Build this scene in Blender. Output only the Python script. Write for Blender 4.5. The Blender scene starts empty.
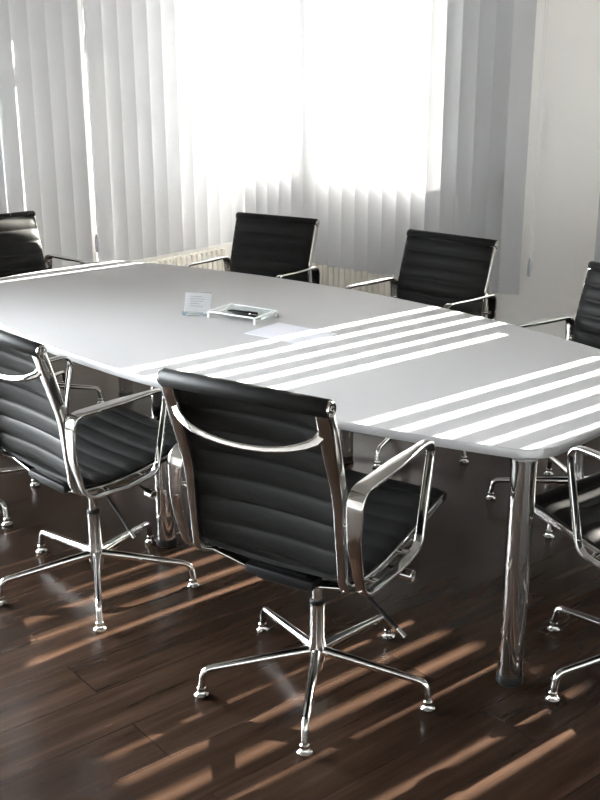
import bpy, bmesh, math, random
from mathutils import Vector, Matrix
random.seed(7)
R = math.radians
scene = bpy.context.scene
COL = scene.collection

# ------------------------------------------------------------------ materials
def new_mat(name):
    m = bpy.data.materials.new(name); m.use_nodes = True
    nt = m.node_tree; nt.nodes.clear()
    out = nt.nodes.new('ShaderNodeOutputMaterial')
    return m, nt, out

def principled(name, col, rough=0.5, metal=0.0, spec=0.5, bump=None, rough_var=None):
    m, nt, out = new_mat(name)
    b = nt.nodes.new('ShaderNodeBsdfPrincipled')
    b.inputs['Base Color'].default_value = (*col, 1)
    b.inputs['Roughness'].default_value = rough
    b.inputs['Metallic'].default_value = metal
    b.inputs['Specular IOR Level'].default_value = spec
    nt.links.new(b.outputs[0], out.inputs[0])
    if bump or rough_var:
        tc = nt.nodes.new('ShaderNodeTexCoord')
        n = nt.nodes.new('ShaderNodeTexNoise')
        n.inputs['Scale'].default_value = (bump or rough_var)[0]
        n.inputs['Detail'].default_value = 4
        nt.links.new(tc.outputs['Object'], n.inputs['Vector'])
        if bump:
            bp = nt.nodes.new('ShaderNodeBump')
            bp.inputs['Strength'].default_value = bump[1]
            bp.inputs['Distance'].default_value = bump[2]
            nt.links.new(n.outputs['Fac'], bp.inputs['Height'])
            nt.links.new(bp.outputs[0], b.inputs['Normal'])
        if rough_var:
            mr = nt.nodes.new('ShaderNodeMapRange')
            mr.inputs['To Min'].default_value = rough_var[1]
            mr.inputs['To Max'].default_value = rough_var[2]
            nt.links.new(n.outputs['Fac'], mr.inputs['Value'])
            nt.links.new(mr.outputs[0], b.inputs['Roughness'])
    return m

CHROME = principled('polished_chrome', (0.64, 0.63, 0.61), 0.07, 1.0, rough_var=(9, 0.04, 0.12))
CHROME_LEG = principled('chrome_tube', (0.58, 0.565, 0.55), 0.06, 1.0)
LEATHER = principled('black_leather', (0.0095, 0.0095, 0.009), 0.48, 0.0, 0.10, bump=(420, 0.25, 0.0006))
BLACK = principled('black_plastic', (0.008, 0.008, 0.0085), 0.45, 0.0, 0.15)
TOP = principled('pale_grey_laminate', (0.515, 0.505, 0.505), 0.55, 0.0, 0.04, bump=(900, 0.05, 0.0002))
EDGE = principled('grey_edge_band', (0.50, 0.50, 0.51), 0.3, 0.35)
WALLM = principled('painted_wall', (0.92, 0.905, 0.88), 0.8, 0.0, 0.2, bump=(160, 0.15, 0.0008))
CEILM = principled('ceiling_paint', (0.32, 0.31, 0.30), 0.9, 0.0, 0.1, bump=(90, 0.1, 0.001))  # unseen ceiling, darkened to weaken its reflection in the floor
FRAME = principled('white_window_frame', (0.78, 0.79, 0.80), 0.35)
RADM = principled('cream_radiator_enamel', (0.74, 0.71, 0.64), 0.35, rough_var=(6, 0.3, 0.42))
def paper_mat():
    m, nt, out = new_mat('white_card')
    tc = nt.nodes.new('ShaderNodeTexCoord'); n = nt.nodes.new('ShaderNodeTexNoise'); n.inputs['Scale'].default_value = 200
    cr = nt.nodes.new('ShaderNodeValToRGB')
    cr.color_ramp.elements[0].color = (0.86, 0.86, 0.88, 1); cr.color_ramp.elements[1].color = (0.92, 0.92, 0.93, 1)
    nt.links.new(tc.outputs['Object'], n.inputs['Vector']); nt.links.new(n.outputs['Fac'], cr.inputs[0])
    d = nt.nodes.new('ShaderNodeBsdfDiffuse'); t = nt.nodes.new('ShaderNodeBsdfTranslucent'); mx = nt.nodes.new('ShaderNodeMixShader')
    mx.inputs[0].default_value = 0.5
    nt.links.new(cr.outputs[0], d.inputs[0]); nt.links.new(cr.outputs[0], t.inputs[0])
    nt.links.new(d.outputs[0], mx.inputs[1]); nt.links.new(t.outputs[0], mx.inputs[2]); nt.links.new(mx.outputs[0], out.inputs[0])
    return m
PAPER = paper_mat()
INK = principled('grey_ink', (0.42, 0.42, 0.48), 0.7)
LILAC = principled('lilac_paper', (0.72, 0.715, 0.775), 0.6, rough_var=(20, 0.5, 0.7))
TRIMM = principled('white_trim', (0.76, 0.75, 0.73), 0.5)
BLUE = principled('blue_plastic_stud', (0.25, 0.4, 0.65), 0.4)
WEIGHT = principled('grey_plastic', (0.52, 0.54, 0.57), 0.35)

def glass_mat(name, tint, refl, rough=0.02):
    m, nt, out = new_mat(name)
    t = nt.nodes.new('ShaderNodeBsdfTransparent'); t.inputs[0].default_value = (*tint, 1)
    g = nt.nodes.new('ShaderNodeBsdfGlossy'); g.inputs['Roughness'].default_value = rough
    fr = nt.nodes.new('ShaderNodeFresnel'); fr.inputs['IOR'].default_value = 1.45
    mx = nt.nodes.new('ShaderNodeMixShader')
    mu = nt.nodes.new('ShaderNodeMath'); mu.operation = 'MULTIPLY'; mu.inputs[1].default_value = refl
    nt.links.new(fr.outputs[0], mu.inputs[0]); nt.links.new(mu.outputs[0], mx.inputs[0])
    nt.links.new(t.outputs[0], mx.inputs[1]); nt.links.new(g.outputs[0], mx.inputs[2])
    nt.links.new(mx.outputs[0], out.inputs[0])
    return m
PANE = glass_mat('window_glass', (0.96, 0.98, 0.98), 1.0)
DIM_PANE = glass_mat('dimming_window_glass', (0.38, 0.40, 0.42), 1.0)  # tint added to dim the glow through the left-wall blinds

def acrylic_mat():
    m, nt, out = new_mat('clear_acrylic')
    t = nt.nodes.new('ShaderNodeBsdfTransparent'); t.inputs[0].default_value = (0.93, 0.95, 0.95, 1)
    b = nt.nodes.new('ShaderNodeBsdfPrincipled')
    b.inputs['Base Color'].default_value = (0.85, 0.88, 0.88, 1); b.inputs['Roughness'].default_value = 0.08
    lw = nt.nodes.new('ShaderNodeLayerWeight'); lw.inputs[0].default_value = 0.35
    mr = nt.nodes.new('ShaderNodeMapRange'); mr.inputs['To Min'].default_value = 0.12; mr.inputs['To Max'].default_value = 0.6
    mx = nt.nodes.new('ShaderNodeMixShader')
    nt.links.new(lw.outputs['Facing'], mr.inputs['Value']); nt.links.new(mr.outputs[0], mx.inputs[0])
    nt.links.new(t.outputs[0], mx.inputs[1]); nt.links.new(b.outputs[0], mx.inputs[2])
    nt.links.new(mx.outputs[0], out.inputs[0])
    return m
ACRYL = acrylic_mat()
ACRYL_EDGE = principled('acrylic_edge', (0.88, 0.92, 0.90), 0.15)

def fabric_mat():
    m, nt, out = new_mat('blind_fabric')
    tc = nt.nodes.new('ShaderNodeTexCoord')
    n = nt.nodes.new('ShaderNodeTexNoise'); n.inputs['Scale'].default_value = 700
    cr = nt.nodes.new('ShaderNodeValToRGB')
    cr.color_ramp.elements[0].color = (0.56, 0.566, 0.585, 1); cr.color_ramp.elements[1].color = (0.63, 0.636, 0.655, 1)
    nt.links.new(tc.outputs['Object'], n.inputs['Vector']); nt.links.new(n.outputs['Fac'], cr.inputs[0])
    d = nt.nodes.new('ShaderNodeBsdfDiffuse'); nt.links.new(cr.outputs[0], d.inputs[0])
    t = nt.nodes.new('ShaderNodeBsdfTranslucent'); t.inputs[0].default_value = (0.80, 0.82, 0.84, 1)
    mx = nt.nodes.new('ShaderNodeMixShader'); mx.inputs[0].default_value = FABRIC_TRANS
    nt.links.new(d.outputs[0], mx.inputs[1]); nt.links.new(t.outputs[0], mx.inputs[2])
    nt.links.new(mx.outputs[0], out.inputs[0])
    return m
FABRIC_TRANS = 0.025
FABRIC = fabric_mat()

def floor_mat(angle):
    m, nt, out = new_mat('dark_wood_planks')
    N = nt.nodes.new; L = nt.links.new
    tc = N('ShaderNodeTexCoord')
    mp = N('ShaderNodeMapping'); mp.inputs['Rotation'].default_value = (0, 0, -angle)
    L(tc.outputs['Object'], mp.inputs[0])
    br = N('ShaderNodeTexBrick')
    br.inputs['Scale'].default_value = 1.0
    br.inputs['Brick Width'].default_value = 1.28; br.inputs['Row Height'].default_value = 0.192
    br.inputs['Mortar Size'].default_value = 0.0016; br.inputs['Mortar Smooth'].default_value = 0.3
    br.offset = 0.37
    br.inputs['Color1'].default_value = (0.0, 0.0, 0.0, 1); br.inputs['Color2'].default_value = (1, 1, 1, 1)
    br.inputs['Mortar'].default_value = (0.5, 0.5, 0.5, 1)
    L(mp.outputs[0], br.inputs['Vector'])
    # grain: long streaks along the plank
    mg = N('ShaderNodeMapping'); mg.inputs['Rotation'].default_value = (0, 0, -angle); 
    L(tc.outputs['Object'], mg.inputs[0])
    ms = N('ShaderNodeMapping'); ms.inputs['Scale'].default_value = (1.3, 17, 1)
    L(mg.outputs[0], ms.inputs[0])
    addv = N('ShaderNodeVectorMath'); addv.operation = 'ADD'
    sc = N('ShaderNodeVectorMath'); sc.operation = 'SCALE'; sc.inputs['Scale'].default_value = 9.0
    L(br.outputs['Color'], sc.inputs[0]); L(ms.outputs[0], addv.inputs[0]); L(sc.outputs[0], addv.inputs[1])
    g1 = N('ShaderNodeTexNoise'); g1.inputs['Scale'].default_value = 1.6; g1.inputs['Detail'].default_value = 7; g1.inputs['Roughness'].default_value = 0.62
    L(addv.outputs[0], g1.inputs['Vector'])
    ramp = N('ShaderNodeValToRGB')
    e = ramp.color_ramp.elements
    e[0].position = 0.28; e[0].color = (0.0125, 0.0069, 0.0045, 1)
    e[1].position = 0.75; e[1].color = (0.0400, 0.0228, 0.0152, 1)
    k = e.new(0.52); k.color = (0.0228, 0.0129, 0.0084, 1)
    L(g1.outputs['Fac'], ramp.inputs[0])
    tone = N('ShaderNodeMapRange'); tone.inputs['To Min'].default_value = 0.78; tone.inputs['To Max'].default_value = 1.2
    L(br.outputs['Color'], tone.inputs['Value'])
    mul = N('ShaderNodeMix'); mul.data_type = 'RGBA'; mul.blend_type = 'MULTIPLY'; mul.inputs[0].default_value = 1
    L(ramp.outputs[0], mul.inputs[6]); L(tone.outputs[0], mul.inputs[7])
    seam = N('ShaderNodeMix'); seam.data_type = 'RGBA'; seam.inputs[7].default_value = (0.010, 0.007, 0.006, 1)
    L(br.outputs['Fac'], seam.inputs[0]); L(mul.outputs[2], seam.inputs[6])
    b = N('ShaderNodeBsdfPrincipled')
    L(seam.outputs[2], b.inputs['Base Color'])
    rr = N('ShaderNodeMapRange'); rr.inputs['To Min'].default_value = 0.20; rr.inputs['To Max'].default_value = 0.30
    L(g1.outputs['Fac'], rr.inputs['Value']); L(rr.outputs[0], b.inputs['Roughness'])
    b.inputs['Specular IOR Level'].default_value = 0.12
    bp = N('ShaderNodeBump'); bp.inputs['Strength'].default_value = 0.05; bp.inputs['Distance'].default_value = 0.0004
    L(g1.outputs['Fac'], bp.inputs['Height']); L(bp.outputs[0], b.inputs['Normal'])
    L(b.outputs[0], out.inputs[0])
    return m
FLOORM = floor_mat(R(80))

# ------------------------------------------------------------------ helpers
def finish(name, bm, mats, parent=None, smooth=35, loc=None):
    bmesh.ops.recalc_face_normals(bm, faces=bm.faces)
    me = bpy.data.meshes.new(name); bm.to_mesh(me); bm.free()
    for m in (mats if isinstance(mats, (list, tuple)) else [mats]): me.materials.append(m)
    if smooth:
        for p in me.polygons: p.use_smooth = True
        me.set_sharp_from_angle(angle=R(smooth))
    o = bpy.data.objects.new(name, me); COL.objects.link(o)
    if parent: o.parent = parent
    if loc: o.location = loc
    return o

def thing(name, label, cat, loc=(0, 0, 0), rotz=0.0, group=None):
    o = bpy.data.objects.new(name, None); COL.objects.link(o)
    o.empty_display_size = 0.1
    o.location = loc; o.rotation_euler = (0, 0, rotz)
    return tag(o, label, cat, group)

def tag(o, label, cat, group=None):
    o['label'] = label; o['category'] = cat
    if group: o['group'] = group
    return o

def struct(o, label, cat):
    o['kind'] = 'structure'; o['label'] = label; o['category'] = cat
    return o

def add_box(bm, x0, x1, y0, y1, z0, z1, bevel=0.0, seg=2, mi=0):
    vs = [bm.verts.new((x, y, z)) for z in (z0, z1) for y in (y0, y1) for x in (x0, x1)]
    idx = [(0, 2, 3, 1), (4, 5, 7, 6), (0, 1, 5, 4), (2, 6, 7, 3), (0, 4, 6, 2), (1, 3, 7, 5)]
    fs = [bm.faces.new([vs[i] for i in f]) for f in idx]
    for f in fs: f.material_index = mi
    if bevel > 0:
        es = list({e for f in fs for e in f.edges})
        bmesh.ops.bevel(bm, geom=es, offset=bevel, segments=seg, affect='EDGES', profile=0.5)

def add_lathe(bm, prof, seg=32, axis='Z', origin=(0, 0, 0), mi=0):
    """prof: list of (radius, height) along axis"""
    o = Vector(origin); rings = []
    def pos(r, h, a):
        c, s = r*math.cos(a), r*math.sin(a)
        if axis == 'Z': return o + Vector((c, s, h))
        if axis == 'X': return o + Vector((h, c, s))
        return o + Vector((s, h, c))
    for r, h in prof:
        if r < 1e-6: rings.append([bm.verts.new(pos(0, h, 0))])
        else: rings.append([bm.verts.new(pos(r, h, 2*math.pi*i/seg)) for i in range(seg)])
    for a, b in zip(rings[:-1], rings[1:]):
        for i in range(seg):
            j = (i+1) % seg
            if len(a) == 1 and len(b) == 1: continue
            if len(a) == 1: f = bm.faces.new((a[0], b[i], b[j]))
            elif len(b) == 1: f = bm.faces.new((a[i], b[0], a[j]))
            else: f = bm.faces.new((a[i], b[i], b[j], a[j]))
            f.material_index = mi

def section(w, d, r, n=3):
    """rounded rectangle, w along side axis, d along normal axis"""
    r = min(r, w/2*0.98, d/2*0.98); pts = []
    for cx, cy, a0 in ((w/2-r, d/2-r, 0), (-w/2+r, d/2-r, 90), (-w/2+r, -d/2+r, 180), (w/2-r, -d/2+r, 270)):
        for k in range(n+1):
            a = R(a0 + 90*k/n); pts.append((cx + r*math.cos(a), cy + r*math.sin(a)))
    return pts

def sweep(bm, path, side, size, closed=False, cap=True, r=None, n=3, mi=0):
    """sweep a rounded rectangle along path; side = fixed side axis; size = list or single (w, d)"""
    P = [Vector(p) for p in path]; m = len(P); S = Vector(side).normalized(); rings = []
    for i, p in enumerate(P):
        if closed: t = P[(i+1) % m] - P[i-1]
        else: t = P[min(i+1, m-1)] - P[max(i-1, 0)]
        t.normalize()
        s = (S - t*S.dot(t)).normalized(); nn = t.cross(s)
        w, d = size[i] if isinstance(size, list) else size
        rr = r if r is not None else min(w, d)*0.3
        rings.append([bm.verts.new(p + s*a + nn*b) for a, b in section(w, d, rr, n)])
    k = len(rings[0])
    rng = range(m) if closed else range(m-1)
    for i in rng:
        a, b = rings[i], rings[(i+1) % m]
        for j in range(k):
            f = bm.faces.new((a[j], a[(j+1) % k], b[(j+1) % k], b[j])); f.material_index = mi
    if cap and not closed:
        bm.faces.new(rings[0]).material_index = mi; bm.faces.new(rings[-1][::-1]).material_index = mi

def round_path(pts, rad, n=7, closed=False):
    """fillet the corners of a polyline (3-D); rad single or list"""
    P = [Vector(p) for p in pts]; m = len(P); out = []
    for i in range(m):
        if not closed and i in (0, m-1): out.append(P[i].copy()); continue
        a, b, c = P[i-1], P[i], P[(i+1) % m]
        u = (a-b); v = (c-b); lu, lv = u.length, v.length; u.normalize(); v.normalize()
        ang = u.angle(v)
        rr = rad[i] if isinstance(rad, list) else rad
        d = min(rr/math.tan(ang/2), lu*0.48, lv*0.48)
        p0, p1 = b+u*d, b+v*d
        for k in range(n+1):
            t = k/n
            out.append(p0*(1-t)**2 + b*2*t*(1-t) + p1*t*t)
    return out

def subdiv(path, step):
    out = []
    for a, b in zip(path[:-1], path[1:]):
        L = (b-a).length; k = max(1, int(L/step))
        for i in range(k): out.append(a.lerp(b, i/k))
    out.append(path[-1]); return out

def add_tube(bm, path, rad, seg=12, cap=True, mi=0):
    P = [Vector(p) for p in path]; m = len(P); rings = []
    ref = Vector((0, 0, 1))
    t0 = (P[1]-P[0]).normalized()
    if abs(t0.dot(ref)) > 0.9: ref = Vector((1, 0, 0))
    s = t0.cross(ref).normalized()
    for i, p in enumerate(P):
        t = (P[min(i+1, m-1)] - P[max(i-1, 0)]).normalized()
        s = (s - t*s.dot(t)).normalized(); b = t.cross(s)
        r = rad[i] if isinstance(rad, list) else rad
        rings.append([bm.verts.new(p + (s*math.cos(2*math.pi*j/seg) + b*math.sin(2*math.pi*j/seg))*r) for j in range(seg)])
    for a, b in zip(rings[:-1], rings[1:]):
        for j in range(seg):
            bm.faces.new((a[j], a[(j+1) % seg], b[(j+1) % seg], b[j])).material_index = mi
    if cap:
        bm.faces.new(rings[0][::-1]).material_index = mi; bm.faces.new(rings[-1]).material_index = mi

def copy_tree(o, parent=None):
    c = o.copy(); COL.objects.link(c)
    if parent: c.parent = parent
    for ch in list(o.children): copy_tree(ch, c)
    return c

# ------------------------------------------------------------------ the room
XL, XR, YB, YF, ZC = -5.62, 2.4, -2.6, 6.0, 2.8
bm = bmesh.new(); add_box(bm, XL-0.3, XR+0.2, YB-0.2, YF+0.4, -0.12, 0)
struct(finish('floor', bm, FLOORM, smooth=0), 'dark brown wood plank floor', 'floor')
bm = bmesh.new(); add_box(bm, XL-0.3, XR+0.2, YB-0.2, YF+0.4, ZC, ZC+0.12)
struct(finish('ceiling', bm, CEILM, smooth=0), 'plain grey ceiling, darkened to limit bounce', 'ceiling')

def wall_with_holes(name, axis, c0, c1, u0, u1, holes, label):
    """axis 'y': wall normal along y, u = x; axis 'x': normal along x, u = y. holes: (ua, ub, za, zb)"""
    bm = bmesh.new()
    us = sorted({u0, u1, *[h[0] for h in holes], *[h[1] for h in holes]})
    for a, b in zip(us[:-1], us[1:]):
        hs = sorted([h for h in holes if h[0] <= a+1e-6 and h[1] >= b-1e-6], key=lambda h: h[2])
        z = 0.0; segs = []
        for h in hs: segs.append((z, h[2])); z = h[3]
        segs.append((z, ZC))
        for za, zb in segs:
            if axis == 'y': add_box(bm, a, b, c0, c1, za, zb)
            else: add_box(bm, c0, c1, a, b, za, zb)
    return struct(finish(name, bm, WALLM, smooth=0), label, 'wall')

W1 = (-5.50, -3.735, 0.985, 2.66)
W2 = (-2.14, -0.36, 1.15, 2.66)
W3 = (2.1, 3.70, 0.985, 2.66)
W5 = (4.72, 5.62, 0.985, 2.66)
W_FILL = (-2.3, 1.98, 0.30, 2.65)  # unseen opening, added to let in fill light
wall_with_holes('wall_back', 'y', YF, YF+0.24, XL-0.3, XR+0.2, [W1, W2], 'off-white wall behind the far chairs with two windows')
wall_with_holes('wall_left', 'x', XL-0.24, XL, YB, YF, [W3, W_FILL, W5], 'off-white wall at the left behind the pale blinds')
wall_with_holes('wall_right', 'x', XR, XR+0.2, YB, YF, [], 'off-white wall on the right side')
wall_with_holes('wall_front', 'y', YB-0.2, YB, XL-0.3, XR+0.2, [], 'off-white wall behind the camera')
for nm, a in (('baseboard_back', (XL, XR, YF-0.012, YF, 0, 0.06)), ('baseboard_left', (XL, XL+0.012, YB, YF-0.012, 0, 0.06))):
    bm = bmesh.new(); add_box(bm, *a, bevel=0.003)
    struct(finish(nm, bm, TRIMM), 'low white skirting board', 'baseboard')

def window(name, axis, c, u0, u1, z0, z1, mull, label, transom=None, glass=None):
    """frame at plane c; mull = list of (ua, ub) mullions between panes"""
    def bx(bm, ua, ub, ca, cb, za, zb, bev=0.004):
        if axis == 'y': add_box(bm, ua, ub, ca, cb, za, zb, bev)
        else: add_box(bm, ca, cb, ua, ub, za, zb, bev)
    d = 0.035; f = 0.012
    root = bpy.data.objects.new(name, None); COL.objects.link(root)
    struct(root, label, 'window')
    bm = bmesh.new()
    bx(bm, u0, u1, c-d, c+d, z0, z0+f); bx(bm, u0, u1, c-d, c+d, z1-0.05, z1)
    bx(bm, u0, u0+f, c-d, c+d, z0+f, z1-0.05); bx(bm, u1-f, u1, c-d, c+d, z0+f, z1-0.05)
    for a, b in mull: bx(bm, a, b, c-d, c+d, z0+f, z1-0.05)
    if transom: bx(bm, u0+f, mull[0][0], c-d, c+d, transom[0], transom[1])
    finish('window_frame', bm, FRAME, root)
    edges = [u0+f] + [v for m in mull for v in m] + [u1-f]
    for k in range(0, len(edges), 2):
        bm = bmesh.new(); bx(bm, edges[k], edges[k+1], c-0.004, c+0.004, z0+f, z1-0.05, 0)
        finish('pane', bm, glass or PANE, root, smooth=0)
    return root
window('window_1', 'y', YF+0.09, W1[0], W1[1], W1[2], W1[3], [(-4.955, -4.735)], 'bright two-pane window glowing behind the far left blind', (2.36, 2.45))
window('window_2', 'y', YF+0.09, W2[0], W2[1], W2[2], W2[3], [(-1.52, -1.20)], 'two-pane window behind the blind at the right')
window('window_3', 'x', XL-0.09, W3[0], W3[1], W3[2], W3[3], [(2.9, 3.0)], 'window behind the pale blind on the left wall', None, DIM_PANE)

window('window_5', 'x', XL-0.09, W5[0], W5[1], W5[2], W5[3], [(5.12, 5.20)], 'window behind the white blind in the corner of the left wall', None, DIM_PANE)
window('added_fill_window', 'x', XL-0.09, W_FILL[0], W_FILL[1], W_FILL[2], W_FILL[3], [(-0.9, -0.8), (0.5, 0.6)], 'wide window added in the left wall outside the frame for fill light')

# ------------------------------------------------------------------ blinds
def slat_mesh(w, h):
    bm = bmesh.new(); cols = 7; rows = 2
    g = []
    for r in range(rows):
        row = []
        for i in range(cols):
            u = (i/(cols-1)-0.5); x = u*w; y = 0.006*(1-4*u*u)
            row.append(bm.verts.new((x, y, h*r)))
        g.append(row)
    for i in range(cols-1): bm.faces.new((g[0][i], g[0][i+1], g[1][i+1], g[1][i]))
    return bm

def blind(label, origin, rotz, centres, psi, zb, zt, w=0.127, weight_at=None, jitter=1.2, closed=()):
    """local frame: +X along the rail, -Y into the room, slat normals turned by psi"""
    root = thing('vertical_blind', label, 'blind', (origin[0], origin[1], 0), rotz, None)
    x0, x1 = min(centres)-0.07, max(centres)+0.07
    bm = bmesh.new(); add_box(bm, x0, x1, -0.022, 0.022, zt, zt+0.035, 0.004)
    finish('headrail', bm, FRAME, root)
    base = finish('slat', slat_mesh(w, zt-zb), FABRIC, root, smooth=60)
    rnd = random.Random(len(centres)*7+int(zb*100))
    for i, x in enumerate(centres):
        o = base
        if i:
            o = base.copy(); COL.objects.link(o); o.parent = root
        o.location = (x, 0, zb); o.rotation_euler = (0, 0, psi + R(rnd.uniform(-jitter, jitter)) - (R(24) if any(abs(x-q) < 0.03 for q in closed) else 0))
    if weight_at is not None:
        xw, yw, zw = weight_at
        bm = bmesh.new()
        for dy in (-0.008, 0.008): add_tube(bm, [(xw+dy, yw, zt), (xw+dy, yw, zw+0.10)], 0.0022, 8)
        finish('cord', bm, FRAME, root)
        bm = bmesh.new()
        add_lathe(bm, [(0, 0), (0.010, 0.004), (0.014, 0.02), (0.015, 0.07), (0.012, 0.10), (0.006, 0.115), (0, 0.117)], 20, origin=(xw, yw, zw))
        finish('cord_weight', bm, WEIGHT, root)
    return root

YBL = 5.82
PSI = R(36)
c1 = []
x = -3.815 - 0.0565
while x > -5.50: c1.append(x); x -= 0.113
x = -3.815 + 0.0565
while x < -3.22: c1.append(x); x += 0.113
c1.sort()
blind('long grey-white vertical blind hanging over the bright far window', (0, YBL), 0, c1, PSI, 0.335, 2.73, weight_at=(-3.155, -0.03, 0.47), closed=())
c2 = [-2.69, -2.564, -2.438, -2.312, -2.187, -2.06, -1.935, -1.814, -1.694, -1.568, -1.462, -1.356, -1.25, -1.132, -1.016, -0.893, -0.787, -0.69, -0.642, -0.534, -0.416, -0.33, -0.23, -0.13, -0.03]
blind('vertical blind whose edge shows at the right border beyond the pale wall strip', (0, YBL), 0, c2, PSI, 0.335, 2.73)
# left wall: local +X runs along -y there (rotz = -90 turns +X to -Y); room side is local -Y -> world -X, so use +90
XBL = -5.43
cl = [4.41 + 0.121*i for i in range(11)]
blind('white vertical blind on the left wall, in the corner next to the bright window', (XBL, 0), R(90), cl, R(-9), 0.46, 2.73)
cl2 = [2.30 + 0.121*i for i in range(17)]
blind('grey vertical blind at the far left edge behind the sunlit end chair', (XBL, 0), R(90), cl2, R(-9), 0.46, 2.73, weight_at=(4.318, -0.035, 0.56))

# ------------------------------------------------------------------ radiators
def radiator(label, loc, rotz, L, z0, z1, d=0.07, pitch=0.05):
    root = thing('radiator', label, 'radiator', loc, rotz)
    bm = bmesh.new()
    n = int(L/pitch)
    for i in range(n):
        x = (i+0.5)*pitch
        add_box(bm, x-pitch*0.36, x+pitch*0.36, -d/2, d/2, z0+0.02, z1, 0.010, 2)
    add_box(bm, 0.01, n*pitch-0.01, -d/2+0.012, d/2-0.012, z0, z1-0.03, 0.004)
    finish('radiator_body', bm, RADM, root)
    for x in (0.12, L-0.12):
        bm = bmesh.new(); add_box(bm, x-0.012, x+0.012, d/2-0.02, d/2+0.036, z0+0.08, z0+0.13, 0.002)
        finish('wall_bracket', bm, RADM, root)
    bm = bmesh.new()
    add_tube(bm, round_path([(0.0+0.02, 0, z0+0.02), (-0.045, 0, z0+0.02), (-0.045, 0, 0.0)], 0.02), 0.010, 10)
    finish('pipe', bm, RADM, root)
    bm = bmesh.new()
    add_lathe(bm, [(0, -0.05), (0.018, -0.05), (0.022, -0.04), (0.022, 0.0), (0.012, 0.012), (0, 0.012)], 16, 'X', (-0.03, 0, z1-0.05))
    add_tube(bm, [(-0.03, 0, z1-0.05), (0.02, 0, z1-0.05)], 0.009, 10)
    finish('valve', bm, TRIMM, root)
    return root
radiator('cream ribbed radiator under the bright window between two black chairs', (-5.2, 5.925, 0), 0, 1.70, 0.09, 0.50)
radiator('cream radiator partly hidden behind the chair at the right border', (-2.86, 5.925, 0), 0, 2.2, 0.09, 0.30)
radiator('pale radiator under the blind on the left wall', (-5.555, 4.5, 0), R(90), 1.15, 0.09, 0.40)

# ------------------------------------------------------------------ table
TC = Vector((-2.85, 3.07, 0)); TR = -0.047
HT = 0.74
table = thing('conference_table', 'boat-shaped pale grey conference table on chrome legs in the middle', 'table', TC, TR)
def table_outline(off=0.0):
    L2 = 1.575-off; pts = []
    def hw(x): return 0.762 - 0.118*x*x - off
    n = 40
    near = []
    for i in range(n+1):
        x = -L2 + 2*L2*i/n; near.append(Vector((x, -hw(x), 0)))
    h = hw(L2)
    right = [Vector((L2 + 0.012*(1-(y/h)**2), y, 0)) for y in [h*(-1+2*k/10) for k in range(11)]]
    far = [Vector((-p.x, -p.y, 0)) for p in near]
    left = [Vector((-p.x, -p.y, 0)) for p in right]
    loop = near[:-1] + right[:-1] + far[:-1] + left[:-1]
    # fillet the four corners
    rad = 0.10; out = []
    m = len(loop)
    corners = [c for c in (Vector((L2, -h, 0)), Vector((L2, h, 0)), Vector((-L2, h, 0)), Vector((-L2, -h, 0)))]
    def near_c(p):
        for c in corners:
            if (p-c).length < rad: return c
        return None
    i0 = next(i for i in range(m) if near_c(loop[i]) is None and near_c(loop[i-1]) is None)
    i = 0; seq = [loop[(i0+k) % m] for k in range(m)]
    while i < m:
        c = near_c(seq[i])
        if c is None: out.append(seq[i]); i += 1; continue
        a = out[-1]
        j = i
        while j < m and near_c(seq[j]) is not None: j += 1
        b = seq[j % m]
        a2 = c + (a-c).normalized()*rad; b2 = c + (b-c).normalized()*rad
        for k in range(9):
            t = k/8; out.append(a2*(1-t)**2 + c*2*t*(1-t) + b2*t*t)
        i = j
    return out
def slab(bm, outline, z0, z1, bev_top=0.0):
    lo = [bm.verts.new((p.x, p.y, z0)) for p in outline]
    hi = [bm.verts.new((p.x, p.y, z1)) for p in outline]
    n = len(outline)
    for i in range(n): bm.faces.new((lo[i], lo[(i+1) % n], hi[(i+1) % n], hi[i]))
    bm.faces.new(hi); bm.faces.new(lo[::-1])
bm = bmesh.new(); slab(bm, table_outline(0.004), HT-0.027, HT)
finish('tabletop', bm, TOP, table, smooth=20)
bm = bmesh.new()
o_ = table_outline(0.0); i_ = table_outline(0.0045)
prof = [(0.0045, HT+0.0004), (0.0018, HT+0.0002), (0.0, HT-0.003), (0.0, HT-0.025), (0.002, HT-0.0275), (0.0045, HT-0.028)]
rings = []
for off, z in prof:
    ol = table_outline(off) if off else o_
    rings.append([bm.verts.new((p.x, p.y, z)) for p in ol])
m_ = min(len(r) for r in rings)
assert all(len(r) == m_ for r in rings), [len(r) for r in rings]
for a, b in zip(rings, rings[1:] + rings[:1]):
    for i in range(m_): bm.faces.new((a[i], a[(i+1) % m_], b[(i+1) % m_], b[i]))
finish('edge_band', bm, EDGE, table, smooth=40)
leg_bm = bmesh.new()
add_lathe(leg_bm, [(0, 0.030), (0.0365, 0.030), (0.0365, 0.70), (0, 0.70)], 40)
tl = finish('leg', leg_bm, CHROME_LEG, table)
fb = bmesh.new(); add_lathe(fb, [(0, 0), (0.036, 0), (0.040, 0.004), (0.040, 0.022), (0.036, 0.032), (0, 0.032)], 32)
finish('foot', fb, BLACK, tl)
fb = bmesh.new(); add_lathe(fb, [(0, 0.700), (0.036, 0.700), (0.0385, 0.702), (0.0385, 0.7125), (0, 0.7125)], 32)
finish('mounting_plate', fb, CHROME, tl)
for k, (lx, ly) in enumerate([(1.516, -0.468), (0.05, -0.56), (-1.516, -0.468), (1.516, 0.468), (-0.03, 0.56), (-1.516, 0.468)]):
    t_ = tl if k == 0 else copy_tree(tl, table)
    t_.location = (lx, ly, 0)

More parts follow.
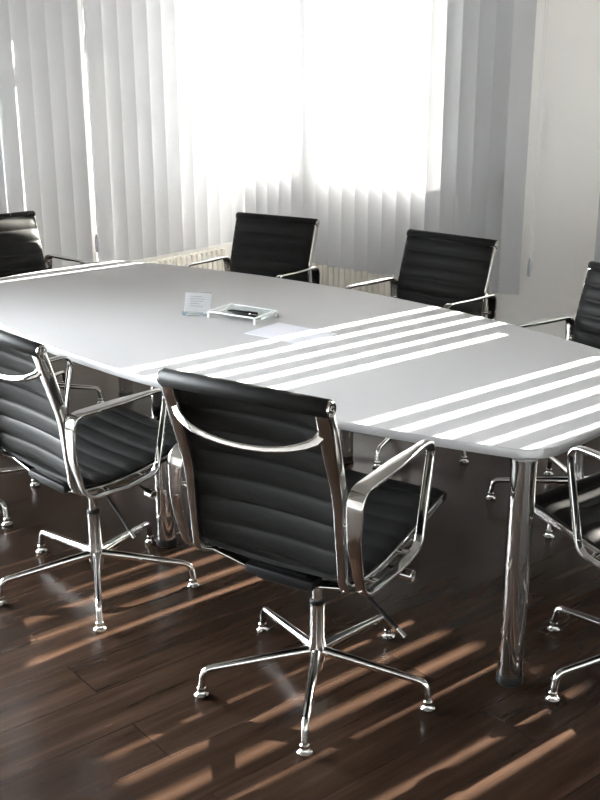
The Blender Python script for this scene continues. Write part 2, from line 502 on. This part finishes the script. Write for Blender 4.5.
# ------------------------------------------------------------------ chairs
# local frame: +Y forward, +X the sitter's right, origin on the floor under the column
RAIL = 0.229; RING = 0.276; RB = 0.338
def V(x, y, z): return Vector((x, y, z))
rail_pts = [(-0.348, 0.967), (-0.273, 0.730), (-0.264, 0.60), (-0.250, 0.452), (-0.10, 0.443), (0.05, 0.457), (0.325, 0.512)]
def rail_path(x):
    return subdiv(round_path([V(x, y, z) for y, z in rail_pts], [0, 0.4, 0.3, 0.06, 0.15, 0.3, 0]), 0.03)

def quilt(bm, path, hw, pitch, bulge, base, sag, facing_up, cap_round=True, cols=18):
    """a channel-stitched pad swept along a (y,z) path; hw half width; sag = sideways hollow"""
    pts = subdiv([V(0, y, z) for y, z in path], 0.006)
    s = 0.0; rows_t, rows_b = [], []
    total = sum((b-a).length for a, b in zip(pts[:-1], pts[1:]))
    npit = max(1, round(total/pitch)); pit = total/npit
    for i, p in enumerate(pts):
        t = (pts[min(i+1, len(pts)-1)] - pts[max(i-1, 0)]).normalized()
        nrm = V(0, -t.z, t.y)
        th = base + bulge*(abs(math.sin(math.pi*s/pit)))**0.55
        rt, rb = [], []
        for j in range(cols+1):
            u = -1+2*j/cols
            edge = 1.0 if abs(u) < 0.93 else max(0.25, math.sqrt(max(0.0, 1-((abs(u)-0.93)/0.07)**2)))
            off = sag*(1-u*u)
            c = p - nrm*off
            rt.append(bm.verts.new((u*hw, c.y + nrm.y*th*edge, c.z + nrm.z*th*edge)))
            rb.append(bm.verts.new((u*hw, c.y - nrm.y*th*edge, c.z - nrm.z*th*edge)))
        rows_t.append(rt); rows_b.append(rb)
        if i+1 < len(pts): s += (pts[i+1]-p).length
    n = len(pts)
    for i in range(n-1):
        for j in range(cols):
            bm.faces.new((rows_t[i][j], rows_t[i][j+1], rows_t[i+1][j+1], rows_t[i+1][j]))
            bm.faces.new((rows_b[i][j], rows_b[i+1][j], rows_b[i+1][j+1], rows_b[i][j+1]))
        for j, a in ((0, 0), (cols, 1)):
            bm.faces.new((rows_t[i][j], rows_t[i+1][j], rows_b[i+1][j], rows_b[i][j]))
    for i in (0, n-1):
        for j in range(cols): bm.faces.new((rows_t[i][j], rows_t[i][j+1], rows_b[i][j+1], rows_b[i][j]))

def make_chair():
    root = thing('office_chair', '', 'chair')
    # backrest pad and its roll
    back = [(-0.229, 0.486), (-0.240, 0.54), (-0.247, 0.62), (-0.257, 0.735), (-0.330, 0.968)]
    bm = bmesh.new(); quilt(bm, [(p.y, p.z) for p in round_path([V(0, y, z) for y, z in back], 0.25)], 0.241, 0.068, 0.011, 0.005, 0.018, False)
    b_ = finish('backrest', bm, LEATHER, root, smooth=60)
    bm = bmesh.new()
    prof = [(0, -0.247), (0.020, -0.247), (0.0235, -0.243), (0.0235, 0.243), (0.020, 0.247), (0, 0.247)]
    add_lathe(bm, prof, 28, 'X', (0, -0.351, 0.977))
    finish('top_roll', bm, LEATHER, b_, smooth=50)
    for s in (-1, 1):
        bm = bmesh.new()
        pr = [(0, 0), (0.020, 0.0), (0.020, 0.004), (0.0175, 0.006), (0.009, 0.0055), (0.008, 0.0075), (0.004, 0.0075), (0.003, 0.006), (0, 0.006)]
        add_lathe(bm, [(r, s*(0.2465+h)) for r, h in pr], 24, 'X', (0, -0.351, 0.977))
        finish('end_cap', bm, CHROME, b_)
    # seat pad
    seat = [(-0.222, 0.478), (-0.15, 0.465), (-0.05, 0.465), (0.10, 0.488), (0.27, 0.525), (0.322, 0.527), (0.336, 0.512)]
    bm = bmesh.new(); quilt(bm, [(p.y, p.z) for p in round_path([V(0, y, z) for y, z in seat], 0.15)], 0.241, 0.068, 0.007, 0.006, 0.010, True)
    finish('seat', bm, LEATHER, root, smooth=60)
    bm = bmesh.new(); add_lathe(bm, [(0, -0.243), (0.013, -0.243), (0.016, -0.240), (0.016, 0.240), (0.013, 0.243), (0, 0.243)], 20, 'X', (0, 0.329, 0.510))
    finish('front_roll', bm, LEATHER, root, smooth=50)
    for s in (-1, 1):
        # side rail: one bent bar carrying back and seat
        p = rail_path(s*RAIL); n = len(p); sizes = []
        for q in p:
            k = max(0.0, min(1.0, (q.z-0.56)/0.3))
            sizes.append((0.022+0.016*k, 0.026+0.012*k))
        bm = bmesh.new(); sweep(bm, p, (1, 0, 0), sizes, r=0.006)
        rl = finish('side_rail', bm, CHROME, root, smooth=50)
        for (y, z) in ((-0.267, 0.650), (-0.13, 0.442), (0.04, 0.455)):
            bm = bmesh.new()
            add_lathe(bm, [(0, s*(RAIL+0.005)), (0.0085, s*(RAIL+0.005)), (0.0085, s*(RING-0.006)), (0, s*(RING-0.006))], 16, 'X', (0, y, z))
            finish('spacer', bm, CHROME, rl)
        # arm: closed flat ring
        ring = [(-0.278, 0.748), (-0.283, 0.60), (-0.236, 0.444), (-0.04, 0.441), (0.085, 0.462), (0.150, 0.760)]
        pp = round_path([V(s*RING, y, z) for y, z in ring], [0.05, 0.3, 0.07, 0.3, 0.055, 0.045], 9, True)
        m = []
        pp2 = []
        for a, b in zip(pp, pp[1:]+pp[:1]):
            L = (b-a).length; k = max(1, int(L/0.03))
            for i in range(k): pp2.append(a.lerp(b, i/k))
        for q in pp2:
            up = max(0.0, min(1.0, (q.z-0.50)/0.2))
            rear = max(0.0, min(1.0, (0.06-q.y)/0.12))
            w = 0.027 + 0.021*up*rear
            m.append((w, 0.0125))
        bm = bmesh.new(); sweep(bm, pp2, (1, 0, 0), m, closed=True, r=0.0045)
        finish('armrest', bm, CHROME, root, smooth=50)
    # curved bar across the back
    bar = []
    for k in range(25):
        u = -1+2*k/24
        d = (1-u*u)
        e = abs(u)**6
        bar.append(V(u*(RAIL-0.004), -0.336 - 0.020*(1-e) - 0.026*d, 0.915 - 0.064*d**0.5))
    bm = bmesh.new(); sweep(bm, bar, (0, 0.35, 1), [(0.017 + 0.012*abs(-1+2*k/24)**4, 0.010) for k in range(25)], r=0.0045)
    finish('back_bar', bm, CHROME, root, smooth=50)
    # braces under the seat
    for y, z in ((-0.168, 0.434), (0.105, 0.452)):
        path = round_path([V(-RAIL-0.012, y, z), V(-0.18, y, z-0.012), V(-0.09, y, z-0.030), V(0.09, y, z-0.030), V(0.18, y, z-0.012), V(RAIL+0.012, y, z)], 0.15)
        bm = bmesh.new(); sweep(bm, path, (0, 1, 0), (0.040, 0.010), r=0.004)
        for s in (-1, 1):
            add_lathe(bm, [(0, -0.011), (0.006, -0.011), (0.006, 0.002), (0, 0.002)], 12, 'Z', (s*0.218, y, z-0.001))
        finish('seat_brace', bm, CHROME, root, smooth=50)
    bm = bmesh.new()
    add_box(bm, -0.085, 0.085, -0.19, 0.125, 0.383, 0.432, 0.010, 3)
    add_box(bm, -0.11, 0.11, -0.205, -0.15, 0.402, 0.428, 0.006, 2)
    add_lathe(bm, [(0, 0.375), (0.032, 0.375), (0.036, 0.40), (0, 0.40)], 24)
    tm = finish('tilt_mechanism', bm, BLACK, root, smooth=40)
    bm = bmesh.new()
    add_tube(bm, [(0.07, 0.075, 0.40), (0.235, 0.075, 0.372)], 0.006, 10, mi=1)
    add_lathe(bm, [(0, 0.228), (0.015, 0.228), (0.0175, 0.231), (0.0175, 0.265), (0.015, 0.268), (0.006, 0.2665), (0, 0.2665)], 24, 'X', (0, 0.075, 0.369))
    finish('tension_knob', bm, [CHROME, BLACK], tm)
    bm = bmesh.new()
    lp = round_path([V(0.06, -0.06, 0.40), V(0.15, -0.06, 0.385), V(0.30, -0.067, 0.277)], 0.08)
    add_tube(bm, lp, 0.0062, 10)
    add_tube(bm, [V(0.293, -0.067, 0.282), V(0.318, -0.068, 0.264)], 0.0075, 12, mi=1)
    finish('lift_lever', bm, [BLACK, CHROME], tm)
    # column
    bm = bmesh.new()
    add_lathe(bm, [(0, 0.255), (0.0145, 0.255), (0.0145, 0.43), (0, 0.43)], 24)
    finish('gas_piston', bm, CHROME, root)
    bm = bmesh.new()
    add_lathe(bm, [(0, 0.048), (0.017, 0.048), (0.021, 0.054), (0.023, 0.075), (0.026, 0.080), (0.0275, 0.125), (0.023, 0.150), (0.0215, 0.165), (0.0215, 0.268), (0, 0.268)], 32)
    hub = finish('column', bm, CHROME, root)
    bm = bmesh.new(); add_lathe(bm, [(0.0145, 0.267), (0.0225, 0.267), (0.0225, 0.275), (0.019, 0.279), (0.0145, 0.279)], 24)
    finish('collar', bm, BLACK, hub)
    # five legs
    bm = bmesh.new()
    path = round_path([V(0.012, 0, 0.113), V(0.10, 0, 0.108), V(RB-0.004, 0, 0.088), V(RB+0.006, 0, 0.026)], [0, 0.2, 0.028, 0], 8)
    path = subdiv(path, 0.03)
    radii = []
    for q in path:
        k = min(1.0, q.x/RB); radii.append(0.0155 - 0.0055*k)
    add_tube(bm, path, radii, 14)
    lg = finish('leg', bm, CHROME, root, smooth=50)
    bm = bmesh.new()
    add_lathe(bm, [(0, 0), (0.018, 0), (0.021, 0.003), (0.021, 0.009), (0.015, 0.014), (0.012, 0.022), (0.013, 0.030), (0.008, 0.036), (0, 0.037)], 20, origin=(RB+0.005, 0, 0))
    finish('glide', bm, CHROME, lg)
    legs = [lg]
    for k in range(4): legs.append(copy_tree(lg, root))
    return root

proto = make_chair()
G = 'black leather conference chairs around the table'
chairs = [
 # x, y, facing, base turn, label, raise
 (-1.788, 2.153, 98.5, 16.4, 'black ribbed leather chair nearest the camera, seen from behind at the near table edge'),
 (-2.784, 2.142, 85.3, 33.8, 'black chair at the near table edge, left of the nearest chair, partly past the border'),
 (-3.772, 2.20, 90.7, 2.4, 'chair mostly out of the left border, only two chrome feet showing on the floor'),
 (-3.750, 3.925, 279.5, 40.7, 'black leather chair behind the table in front of the narrow bright window pane'),
 (-2.765, 3.985, 269.1, 67.3, 'black leather chair behind the table, before the grey blind end right of the window'),
 (-1.812, 3.835, 260.0, 64.4, 'black leather chair behind the table before the pale wall, cut by the right border'),
 (-4.59, 3.20, -7.0, 43.9, 'black leather chair at the far left table end with sunlight striping its backrest'),
 (-1.060, 2.83, 168.0, 27.8, 'black leather chair at the near right table end with sunlight striping its seat'),
]
FIT = [(1, 1, 0.022), (0.86, 0.92, 0.052), (0.9, 0.92, 0.05), (0.9, 0.92, 0.035), (0.9, 0.92, 0.038), (0.9, 0.92, 0.022), (0.9, 0.92, 0.045), (0.95, 1.0, 0.0)]
for i, (x, y, face, turn, lab) in enumerate(chairs):
    c = proto if i == 0 else copy_tree(proto)
    c.location = (x, y, 0); c.rotation_euler = (0, 0, R(face-90))
    tag(c, lab, 'chair', G)
    k = 0
    for ch in c.children:
        if ch.name.split('.')[0] == 'leg':
            ch.rotation_euler = (0, 0, R(turn + 72*k - (face-90))); k += 1
        elif ch.name.split('.')[0] not in ('column', 'gas_piston'): ch.scale = (1, FIT[i][0], FIT[i][1]); ch.location.z = FIT[i][2]

# ------------------------------------------------------------------ things on the table
def tag_one(o, label, cat, group=None): return tag(o, label, cat, group)
# clear acrylic tray on four little legs with a hollow bed
tray = thing('acrylic_tray', 'clear acrylic tray on short legs holding dark pens on the table', 'tray', (-3.0, 3.128, HT), R(8))
bm = bmesh.new()
tw, td, th = 0.115, 0.078, 0.030
for a in (-td, td): add_box(bm, -tw, tw, a-0.003, a+0.003, th-0.006, th, 0.001)
for a in (-tw, tw): add_box(bm, a-0.003, a+0.003, -td+0.003, td-0.003, th-0.006, th, 0.001)
finish('rim', bm, ACRYL_EDGE, tray)
bm = bmesh.new(); n = 14; g = []
for i in range(n+1):
    u = -1+2*i/n; z = th-0.004 - 0.019*(1-u*u)
    g.append([bm.verts.new((sx*(tw-0.002), u*(td-0.002), z+dz)) for sx in (-1, 1) for dz in (0, 0.002)])
for a, b in zip(g[:-1], g[1:]):
    bm.faces.new((a[0], a[2], b[2], b[0])); bm.faces.new((a[1], b[1], b[3], a[3]))
    bm.faces.new((a[0], b[0], b[1], a[1])); bm.faces.new((a[2], a[3], b[3], b[2]))
bm.faces.new((g[0][0], g[0][1], g[0][3], g[0][2])); bm.faces.new((g[-1][0], g[-1][2], g[-1][3], g[-1][1]))
finish('bed', bm, ACRYL, tray, smooth=40)
for sx in (-1, 1):
    for sy in (-1, 1):
        bm = bmesh.new(); add_box(bm, sx*tw-0.0035, sx*tw+0.0035, sy*td-0.0035, sy*td+0.0035, 0, th-0.006, 0.001)
        finish('leg', bm, ACRYL_EDGE, tray)
def pen(label, x, y, z, ang, L=0.14, group='pens in the acrylic tray'):
    root = thing('pen', label, 'pen', (x, y, z), R(ang), group)
    bm = bmesh.new(); add_lathe(bm, [(0, 0), (0.0018, 0.0), (0.0055, 0.018), (0.0062, 0.03), (0.0062, L), (0.005, L+0.003), (0, L+0.003)], 16, 'X', (-L/2, 0, 0.0064))
    finish('barrel', bm, BLACK, root)
    bm = bmesh.new(); add_box(bm, L/2-0.045, L/2, -0.0016, 0.0016, 0.0125, 0.0145, 0.0005)
    finish('clip', bm, CHROME, root)
pz = HT + th - 0.004 - 0.019 + 0.0022
pen('black pen in the clear tray, the one nearer the window', -3.02, 3.145, pz+0.0012, 14)
pen('black pen in the clear tray, the one nearer the paper sheet', -2.985, 3.122, pz+0.0002, 2)

# card holder with a small stack of leaning cards
hold = thing('card_holder', 'small clear card stand left of the acrylic tray on the table', 'card holder', (-3.185, 3.045, HT), R(28))
bm = bmesh.new()
sweep(bm, [V(0, -0.030, 0.016), V(0, -0.030, 0.0015), V(0, 0.018, 0.0015), V(0, 0.050, 0.083)], (1, 0, 0), (0.104, 0.003), r=0.001)
finish('holder_body', bm, ACRYL, hold, smooth=20)
bm = bmesh.new()
for sx in (-1, 1): add_lathe(bm, [(0, -0.0335), (0.004, -0.0335), (0.004, -0.031), (0, -0.031)], 12, 'Y', (sx*0.04, 0, 0.009))
finish('stud', bm, BLUE, hold)
cg = 'white cards leaning in the clear card stand'
cr, sr = math.cos(R(28)), math.sin(R(28))
card_labels = ['white printed card leaning in the card stand, frontmost of the stack', 'white printed card leaning in the card stand, second from the front',
               'white printed card leaning in the card stand, third from the front', 'white printed card leaning in the card stand, rearmost and standing highest']
for k in range(4):
    bm = bmesh.new()
    add_box(bm, -0.050, 0.050, 0.0, 0.0008, 0, 0.082, 0.0)
    for q in range(5):
        wl = (0.05, 0.062, 0.055, 0.04, 0.058)[q]
        add_box(bm, -0.036, -0.036+wl, -0.0003, 0.0001, 0.068-q*0.010, 0.0695-q*0.010, mi=1)
    o = finish('card', bm, [PAPER, INK], smooth=0)
    ly = 0.0025 + 0.0033*k; lx = (0.004, -0.006, 0.006, -0.002)[k]
    o.location = (-3.185 + lx*cr - ly*sr, 3.045 + lx*sr + ly*cr, HT + 0.0032 + 0.0015)
    o.rotation_euler = (R(-21.5), R((2, -2.5, 3, -1)[k]*0), R(28))
    tag(o, card_labels[k], 'card', cg)

# paper sheet
bm = bmesh.new()
add_box(bm, -0.148, 0.148, -0.105, 0.105, 0, 0.0022, 0.0)
o = finish('paper_sheet', bm, LILAC, smooth=0)
o.location = (-2.672, 3.055, HT+0.0005); o.rotation_euler = (0, 0, R(3))
tag(o, 'pale lilac sheet of paper lying flat on the table beside the acrylic tray', 'paper')

# ------------------------------------------------------------------ light
EL = R(18.6); AZ = R(79.5)
sun = bpy.data.lights.new('sun', 'SUN'); sun.energy = 62; sun.angle = R(0.5); sun.color = (1.0, 0.92, 0.82)
so = bpy.data.objects.new('sun', sun); COL.objects.link(so)
d = Vector((math.cos(AZ)*math.cos(EL), math.sin(AZ)*math.cos(EL), math.sin(EL)))
so.rotation_euler = d.to_track_quat('Z', 'Y').to_euler(); so.location = (0, 9, 4)
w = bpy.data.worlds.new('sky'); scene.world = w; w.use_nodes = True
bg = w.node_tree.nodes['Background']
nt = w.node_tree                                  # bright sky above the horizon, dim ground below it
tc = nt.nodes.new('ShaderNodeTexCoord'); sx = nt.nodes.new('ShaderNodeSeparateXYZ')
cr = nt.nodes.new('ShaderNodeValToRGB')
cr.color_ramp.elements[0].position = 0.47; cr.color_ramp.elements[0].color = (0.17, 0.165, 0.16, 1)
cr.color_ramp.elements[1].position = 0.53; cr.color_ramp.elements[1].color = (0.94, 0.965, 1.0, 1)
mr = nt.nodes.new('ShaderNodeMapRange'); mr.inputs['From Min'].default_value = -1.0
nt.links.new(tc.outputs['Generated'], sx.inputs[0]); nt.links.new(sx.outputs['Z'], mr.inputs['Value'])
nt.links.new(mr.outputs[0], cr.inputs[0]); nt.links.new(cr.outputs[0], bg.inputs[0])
side = nt.nodes.new('ShaderNodeMapRange')         # sky boost added toward the left, extra fill for the room
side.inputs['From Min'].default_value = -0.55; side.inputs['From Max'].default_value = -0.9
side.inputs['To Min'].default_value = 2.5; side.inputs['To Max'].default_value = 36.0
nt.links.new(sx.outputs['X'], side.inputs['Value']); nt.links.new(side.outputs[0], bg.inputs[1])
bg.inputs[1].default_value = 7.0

# ------------------------------------------------------------------ camera
F_PX = 1083.69; PITCH = R(18.075); ROLL = R(-0.1107); HC = 1.7959; YAW = R(40.7)
cam = bpy.data.cameras.new('camera'); cam.sensor_fit = 'VERTICAL'; cam.sensor_height = 36.0
cam.lens = F_PX/800*36.0; cam.clip_start = 0.05
co = bpy.data.objects.new('camera', cam); COL.objects.link(co)
fw = Vector((-math.sin(YAW)*math.cos(PITCH), math.cos(YAW)*math.cos(PITCH), -math.sin(PITCH)))
rt = Vector((math.cos(YAW), math.sin(YAW), 0)); up = rt.cross(fw)
# image rotated by ROLL: u' = u cos r - v sin r (v down)
r2 = rt*math.cos(ROLL) + up*math.sin(ROLL); u2 = up*math.cos(ROLL) - rt*math.sin(ROLL)
M = Matrix((r2, u2, -fw)).transposed().to_4x4(); M.translation = (0, 0, HC)
co.matrix_world = M
scene.camera = co
scene.view_settings.view_transform = 'Standard'; scene.view_settings.look = 'None'
scene.view_settings.gamma = 1.0; scene.view_settings.exposure = 1.30; scene.view_settings.use_curve_mapping = False
scene.cycles.use_denoising = True
scene.cycles.max_bounces = 10; scene.cycles.diffuse_bounces = 5; scene.cycles.transparent_max_bounces = 12
scene.cycles.sample_clamp_indirect = 8.0
